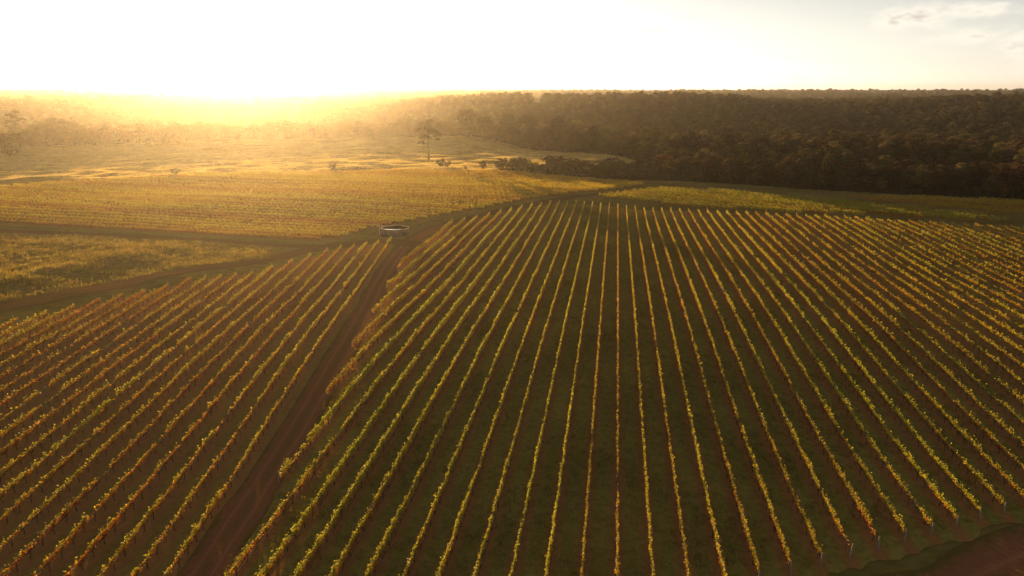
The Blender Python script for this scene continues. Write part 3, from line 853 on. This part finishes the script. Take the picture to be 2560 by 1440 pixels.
# named single trees
lone = eucalypt(71, 23.5, 13.5, bare=0.55, n=9, base=DARK, per=60, size=0.7, flat=0.5, tr=0.52)
place_tree("eucalypt_tree", lone, -108, 421, 1.0, 0.4, "tall lone eucalypt with bare trunk and flat crown in the middle of the pasture", "tree")
place_tree("eucalypt_tree", eucalypt(72, 22, 15, bare=0.4, n=9, base=OLIVE, per=30), -118, 583, 1.0, 1.0, "wide spreading eucalypt at the left end of the dark clump beyond the lone tree", "tree", "eucalypts of the pasture clump")
place_tree("eucalypt_tree", eucalypt(73, 20, 12, bare=0.4, n=9, base=DARK), -101, 571, 1.0, 2.0, "second eucalypt of the clump at the far edge of the pasture", "tree", "eucalypts of the pasture clump")
place_tree("eucalypt_tree", eucalypt(74, 27, 13, bare=0.55, n=9, base=DARK), -66, 556, 1.0, 2.6, "tallest flat-topped eucalypt rising over the dark clump right of the pasture", "tree", "eucalypts of the pasture clump")
place_tree("eucalypt_tree", eucalypt(75, 24, 14, bare=0.45, n=10, base=DARK), -42, 540, 1.0, 0.6, "broad eucalypt just right of the tallest one in the dark clump", "tree", "eucalypts of the pasture clump")
def at_theta(u, D):
    th = math.radians(-YAW)+math.atan((u-1280)/1828*math.cos(math.radians(PITCH))); return D*math.sin(th), D*math.cos(th)
x, y = at_theta(22, 640); place_tree("eucalypt_tree", eucalypt(76, 26, 12, bare=0.6, n=6, base=OLIVE, per=26), x, y, 1.0, 0.0, "umbrella-shaped eucalypt standing above the hazy tree line at the far left edge", "tree", "eucalypts above the hazy tree line")
for k, (u, s_, lab) in enumerate([(92, 0.8, "left one of the eucalypt trio above the hazy tree line at left"), (118, 0.88, "middle one of the eucalypt trio above the hazy tree line at left"), (146, 0.84, "right one of the eucalypt trio above the hazy tree line at left")]):
    x, y = at_theta(u, 650+k*6); place_tree("eucalypt_tree", eucalypt(77+k, 24, 13, bare=0.5, n=8, base=OLIVE, per=30), x, y, s_, k*1.7, lab, "tree", "eucalypts above the hazy tree line")
x, y = at_theta(-4, 545); place_tree("spreading_tree", roundtree(84, 12, 17, OLIVE, 40, 0.8, 14, 0.05), x, y, 1.0, 0.0, "dark spreading tree at the left edge of the hazy pasture", "tree")
grove = [eucalypt(91, 20, 12, bare=0.25, n=13, base=DARK, drop=0.55, per=60), eucalypt(92, 17, 11, bare=0.2, n=13, base=DARK, drop=0.6, per=60), roundtree(93, 14, 13, DARK, 60, 0.7)]
for k, (u, D_, sc_) in enumerate([(1162, 592, 1.0), (1205, 585, 1.05), (1238, 566, 0.95), (1268, 575, 1.15), (1330, 556, 1.0), (1362, 548, 1.1), (1395, 536, 0.95), (1425, 520, 1.0), (1455, 508, 0.9), (1482, 496, 0.85)]):
    x, y = at_theta(u, D_)
    place_tree("grove_tree", grove[k % 3], x, y, sc_, k*1.3, "%s dark leafy tree from the left in the grove right of the lone eucalypt" % ordinal(k+1), "tree", "dark grove beyond the pasture")
# shrubs
place_tree("shrub", SHRUBS[1], -136.6, 344.0, 0.86, 0.3, "small dark round shrub alone on the track above the golden block", "shrub")
place_tree("shrub", SHRUBS[0], -89.5, 372, 1.15, 0.0, "left bushy shrub of the pair at the pasture foot, wide and low", "shrub", "shrubs at the pasture foot")
place_tree("shrub", SHRUBS[2], -85.5, 371, 1.1, 1.0, "right low shrub touching the wide bushy one at the pasture foot", "shrub", "shrubs at the pasture foot")
place_tree("shrub", SHRUBS[2], -74.5, 364, 0.55, 2.0, "tiny shrub between the wide low shrub and the upright one", "shrub", "shrubs at the pasture foot")
place_tree("shrub", SHRUBS[1], -65, 362, 0.9, 2.0, "upright shrub just left of the bushy thicket", "shrub", "shrubs at the pasture foot")
place_tree("shrub", SHRUBS[0], -203, 319, 0.75, 2.0, "faint hazy shrub on the track at the golden block's left shoulder", "shrub")
place_tree("shrub", SHRUBS[2], -214, 333, 0.8, 0.7, "low faint bush in the pale pasture above the left shoulder shrub", "shrub")

# forest: every spot, nearest 290 in view as trees of their own, the rest as one mass
pts = []
def scatter(D0, D1, step, scl, seed):
    r = np.random.default_rng(seed)
    xs = np.arange(-D1, D1, step); ys = np.arange(100, D1, step)
    X, Y = np.meshgrid(xs, ys); X = (X+r.uniform(-.5, .5, X.shape)*step*0.95).ravel(); Y = (Y+r.uniform(-.5, .5, Y.shape)*step*0.95).ravel()
    D = np.hypot(X, Y); th = np.degrees(np.arctan2(X, Y))
    ok = (D >= D0) & (D < D1) & (th > -52) & (th < 36)
    X, Y, D, th = X[ok], Y[ok], D[ok], th[ok]
    ok = ~in_poly(OPEN_LAND, X, Y)
    ok &= ~((X < 22) & (Y < 400) & (X > -70))
    lat = X*math.cos(R(-6.05))-Y*math.sin(R(-6.05))
    ok &= ~((np.abs(lat) < 10) & (Y > 640) & (Y < 2600))
    # clearings in the distance
    cl = np.sin(X*0.0041+1.2)*np.sin(Y*0.0037+0.4)
    ok &= ~((D > 1250) & (cl > 0.80))
    X, Y, D = X[ok], Y[ok], D[ok]
    for a, b, dd in zip(X, Y, D):
        pts.append((a, b, scl*r.uniform(0.62, 1.25), r.uniform(0, 6.28), r.integers(0, len(VARIANTS)), dd))
scatter(280, 480, 6.0, 0.85, 201); scatter(480, 760, 5.8, 0.78, 205); scatter(760, 1500, 7.0, 0.8, 202); scatter(1500, 2600, 12, 1.05, 203); scatter(2600, 4400, 24, 1.5, 204)
pts = np.array(pts)
# the ones that show: front rank along the forest edge, inside the picture
def edge_gap(x, y):
    ex = np.array([-60,-26,11,45,75,102,128,146,190,300]); ey = np.array([376,352,338,324,313,302,293.5,286,266,210])
    return y-np.interp(x, ex, ey)
u_img = 1280+1828*np.tan(np.arctan2(pts[:, 0], pts[:, 1])+R(YAW))/math.cos(R(PITCH))
inview = (u_img > -20) & (u_img < 2580)
right = inview & (u_img > 1420) & (pts[:, 1] < 480)
g1 = edge_gap(pts[:, 0], pts[:, 1])
score = np.where(right, g1, 1e9)
order = np.argsort(score)[:285]
RANKS = ["front", "second", "third", "fourth", "fifth", "sixth", "seventh", "eighth", "ninth", "tenth"]
for rk in range(10):
    members = sorted([i for i in order if int(max(g1[i], 0)//8.0) == rk], key=lambda i: u_img[i])
    for k, i in enumerate(members):
        x, y, s_, ro, v, _ = pts[i]
        place_tree("forest_tree", VARIANTS[int(v)], x, y, s_*(0.62 if rk == 0 else 0.72 if rk == 1 else 0.8), ro, "%s tree from the left in the %s rank of the dark forest" % (ordinal(k+1), RANKS[rk]), "tree", "near ranks of the dark forest")
rest = np.ones(len(pts), bool); rest[order] = False
mass = pts[rest]
# thicket of bushes left of the forest edge: countable, each its own
r = np.random.default_rng(300); k = 0
th_spots = []
for x in np.arange(-57, 16, 4.3):
    for row, yy in enumerate((357.5, 364.5, 371.0)):
        xx = x+r.uniform(-1.4, 1.4)+row*1.5
        th_spots.append((xx, yy-0.22*(xx+57)*0.9+r.uniform(-1.3, 1.3)+0.5, row))
names = {0: "front", 1: "middle", 2: "back"}
for row in range(3):
    sp = sorted([s for s in th_spots if s[2] == row])
    for k, (xx, yy, _) in enumerate(sp):
        grow = 0.85+0.5*(k/len(sp))+0.25*row
        place_tree("bush", SHRUBS[int(r.integers(0, 3))], xx, yy, grow*r.uniform(0.85, 1.2), r.uniform(0, 6.28),
                   "%s bush from the left in the %s row of the thicket before the forest" % (ordinal(k+1), names[row]), "bush", "bushes of the thicket")

# ---- geometry-node scatter for masses nobody could count
def scatter_object(name, P, scl, rot, idx, sources, label):
    coll = bpy.data.collections.new(name+"_sources")
    for me in sources: coll.objects.link(bpy.data.objects.new(name+"_%02d" % sources.index(me), me))
    me = bpy.data.meshes.new(name); me.vertices.add(len(P)); me.vertices.foreach_set("co", np.ascontiguousarray(P, dtype=np.float32).ravel())
    for nm, ty, ar in (("scl", 'FLOAT', scl), ("rotz", 'FLOAT', rot), ("pick", 'INT', idx)):
        a = me.attributes.new(nm, ty, 'POINT'); a.data.foreach_set("value", np.ascontiguousarray(ar, dtype=np.float32 if ty == 'FLOAT' else np.int32))
    o = obj(name, me)
    ng = bpy.data.node_groups.new(name, 'GeometryNodeTree')
    ng.interface.new_socket("Geometry", in_out='INPUT', socket_type='NodeSocketGeometry')
    ng.interface.new_socket("Geometry", in_out='OUTPUT', socket_type='NodeSocketGeometry')
    N = ng.nodes; Lk = ng.links
    gi = N.new("NodeGroupInput"); go = N.new("NodeGroupOutput")
    ci = N.new("GeometryNodeCollectionInfo"); ci.inputs["Collection"].default_value = coll
    ci.inputs["Separate Children"].default_value = True; ci.inputs["Reset Children"].default_value = True
    ip = N.new("GeometryNodeInstanceOnPoints"); ip.inputs["Pick Instance"].default_value = True
    def at(nm, ty):
        a = N.new("GeometryNodeInputNamedAttribute"); a.data_type = ty; a.inputs["Name"].default_value = nm; return a.outputs["Attribute"]
    cx = N.new("ShaderNodeCombineXYZ"); Lk.new(at("rotz", 'FLOAT'), cx.inputs[2])
    er = N.new("FunctionNodeEulerToRotation"); Lk.new(cx.outputs[0], er.inputs[0])
    m2p = N.new("GeometryNodeMeshToPoints")
    Lk.new(gi.outputs[0], m2p.inputs["Mesh"]); Lk.new(m2p.outputs[0], ip.inputs["Points"])
    Lk.new(ci.outputs[0], ip.inputs["Instance"]); Lk.new(at("pick", 'INT'), ip.inputs["Instance Index"])
    Lk.new(er.outputs[0], ip.inputs["Rotation"]); Lk.new(at("scl", 'FLOAT'), ip.inputs["Scale"])
    Lk.new(ip.outputs[0], go.inputs[0])
    md = o.modifiers.new("scatter", 'NODES'); md.node_group = ng
    tag(o, label, kind="stuff"); return o

def joined(meshes, name):
    """trunk and crown of a tree in one mesh for the mass"""
    import bmesh
    V = []; F = []; C = []; MI = []; n0 = 0
    for k, me in enumerate(meshes):
        nv = len(me.vertices); co = np.empty(nv*3, np.float32); me.vertices.foreach_get("co", co); V.append(co.reshape(-1, 3))
        nf = len(me.polygons); lo = np.empty(len(me.loops), np.int32); me.loops.foreach_get("vertex_index", lo); F.append(lo.reshape(-1, 4)+n0); MI.append(np.full(nf, k, np.int32))
        c = np.ones((nv, 4), np.float32)*0.15
        if "Col" in me.attributes: b = np.empty(nv*4, np.float32); me.attributes["Col"].data.foreach_get("color", b); c = b.reshape(-1, 4)
        C.append(c[:, :3]); n0 += nv
    o = mesh_np(name, np.concatenate(V), np.concatenate(F), [M_TRUNK, M_TREE], np.concatenate(C))
    o.polygons.foreach_set("material_index", np.concatenate(MI)); return o
SRC = [joined(v, "forest_mass_tree") for v in VARIANTS]
scatter_object("forest", np.stack([mass[:, 0], mass[:, 1], hgt(mass[:, 0], mass[:, 1])-0.2], -1), mass[:, 2], mass[:, 3], mass[:, 4].astype(int), SRC,
               "endless dark eucalypt forest rolling to the hazy horizon")

# ---- grass
def tuft(seed, nb, h, spread, base):
    r = np.random.default_rng(seed); V = []; C = []
    for i in range(nb):
        a = r.uniform(0, 6.28); p = np.array([r.normal(0, spread*0.5), r.normal(0, spread*0.5), -0.02]); hh = h*r.uniform(0.55, 1.2); w = r.uniform(0.03, 0.07)*h/0.4
        sd = np.array([math.cos(a)*w, math.sin(a)*w, 0]); ln = np.array([r.normal(0, 0.25)*hh, r.normal(0, 0.25)*hh, hh])
        V += [p-sd, p+sd, p+ln+sd*0.35, p+ln-sd*0.35]
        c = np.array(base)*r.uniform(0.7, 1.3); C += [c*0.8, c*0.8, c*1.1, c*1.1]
    V = np.array(V); return mesh_np("grass_tuft", V, np.arange(len(V)).reshape(-1, 4), [M_GRASS], np.array(C))
STRAW = [tuft(401, 18, 0.24, 1.3, (0.50, 0.40, 0.18)), tuft(402, 18, 0.20, 1.3, (0.42, 0.32, 0.13)), tuft(403, 18, 0.28, 1.3, (0.55, 0.45, 0.22))]
MEADOW = [tuft(411, 16, 0.30, 0.7, (0.17, 0.14, 0.035)), tuft(412, 14, 0.40, 0.6, (0.24, 0.18, 0.055)), tuft(413, 16, 0.22, 0.7, (0.12, 0.10, 0.026))]
r = np.random.default_rng(420)
N = 230000
D = np.sqrt(r.uniform(345**2, 660**2, N)); th = np.radians(r.uniform(-47, 3, N)); X, Y = D*np.sin(th), D*np.cos(th)
ok = in_poly(OPEN_LAND, X, Y) & ~in_poly(F3, X, Y) & (Y > 300+0.0*X)
ok &= ~in_poly([(-330,205),(-262,257),(-243,271),(-205,321),(-174,330),(-135,346),(-106,361),(-74,358),(-40,354),(-10,345),(14,326),(60,250),(-60,150),(-330,150)], X, Y)
ok &= r.random(N) < 0.75+0.25*(np.sin(X*0.07+Y*0.03)*np.sin(Y*0.09-X*0.02+1)*0.5+0.5)
X, Y = X[ok], Y[ok]
scatter_object("pasture_grass", np.stack([X, Y, hgt(X, Y)], -1), r.uniform(0.7, 1.3, len(X)), r.uniform(0, 6.28, len(X)), r.integers(0, 3, len(X)), STRAW,
               "dry straw-gold grass of the rolling pasture")
# rough meadow between the farm track and the valley track, and verges
N = 80000
X = r.uniform(-250, -40, N); Y = r.uniform(80, 195, N)
mead = [(-250,188),(-180,182),(-134,179),(-96,173.5),(-84,170),(-81,158),(-95,147),(-108,127),(-117,112),(-134,88),(-250,80)]
clump = np.sin(X*0.13+Y*0.21)*np.sin(Y*0.31-X*0.05+0.7)+0.6*np.sin(X*0.41+1)*np.sin(Y*0.5)
ok = in_poly(mead, X, Y) & (r.random(N) < np.clip(0.45+0.4*clump, 0.12, 1))
X, Y = X[ok], Y[ok]
scatter_object("meadow_grass", np.stack([X, Y, hgt(X, Y)], -1), r.uniform(0.7, 1.6, len(X)), r.uniform(0, 6.28, len(X)), r.integers(0, 3, len(X)), MEADOW,
               "rough green and yellow grass in the hollow left of the farm track")

ALLEY = [tuft(431, 14, 0.16, 0.5, (0.13, 0.105, 0.025)), tuft(432, 14, 0.22, 0.4, (0.20, 0.145, 0.036)), tuft(433, 12, 0.13, 0.5, (0.10, 0.088, 0.022))]
N = 150000
X = r.uniform(-50, 125, N); Y = r.uniform(34, 190, N)
ph = np.abs(((X-1.4)/SP+0.5) % 1.0-0.5)
keep = np.clip((np.sin(X*0.31+Y*0.07)*np.sin(Y*0.23+0.4)*0.5+0.5)*0.8+0.1, 0, 1)*np.where((ph > 0.16), 1.0, 0.15)*np.where(np.abs(ph-0.30) < 0.05, 0.35, 1.0)
ok = in_poly(MAIN, X, Y) & (r.random(N) < keep)
X, Y = X[ok], Y[ok]
scatter_object("alley_grass", np.stack([X, Y, hgt(X, Y)+0.04], -1), r.uniform(0.6, 1.4, len(X)), r.uniform(0, 6.28, len(X)), r.integers(0, 3, len(X)), ALLEY,
               "mown grass tufts in the alleys of the main vineyard block")

# ------------------------------------------------------------------ haze
zmax = max(float(GZ.max())+3.0, CAM_H+6.0)
zmax = 75.0; zmin = float(GZ.min())-1.0
gq = Geo(); gq.box((-9600, -3400, zmin), (9600, 9700, zmax))
m, nt, out = new_mat("haze_air")
pv = nt.nodes.new("ShaderNodeVolumePrincipled")
pv.inputs["Color"].default_value = (*HAZE_COLOR, 1)
pv.inputs["Density"].default_value = HAZE_DENSITY
pv.inputs["Anisotropy"].default_value = HAZE_G
nt.links.new(pv.outputs[0], out.inputs["Volume"])
tag(obj("haze", gq.mesh("haze", [m])), "golden evening haze filling the valley", kind="stuff")
print("rows", rows_built, "mass", len(mass), "grid", nx*ny)
print("tris", sum(sum(len(p.vertices)-2 for p in me.polygons) if len(me.polygons) < 5000 else 2*len(me.polygons) for me in bpy.data.meshes))
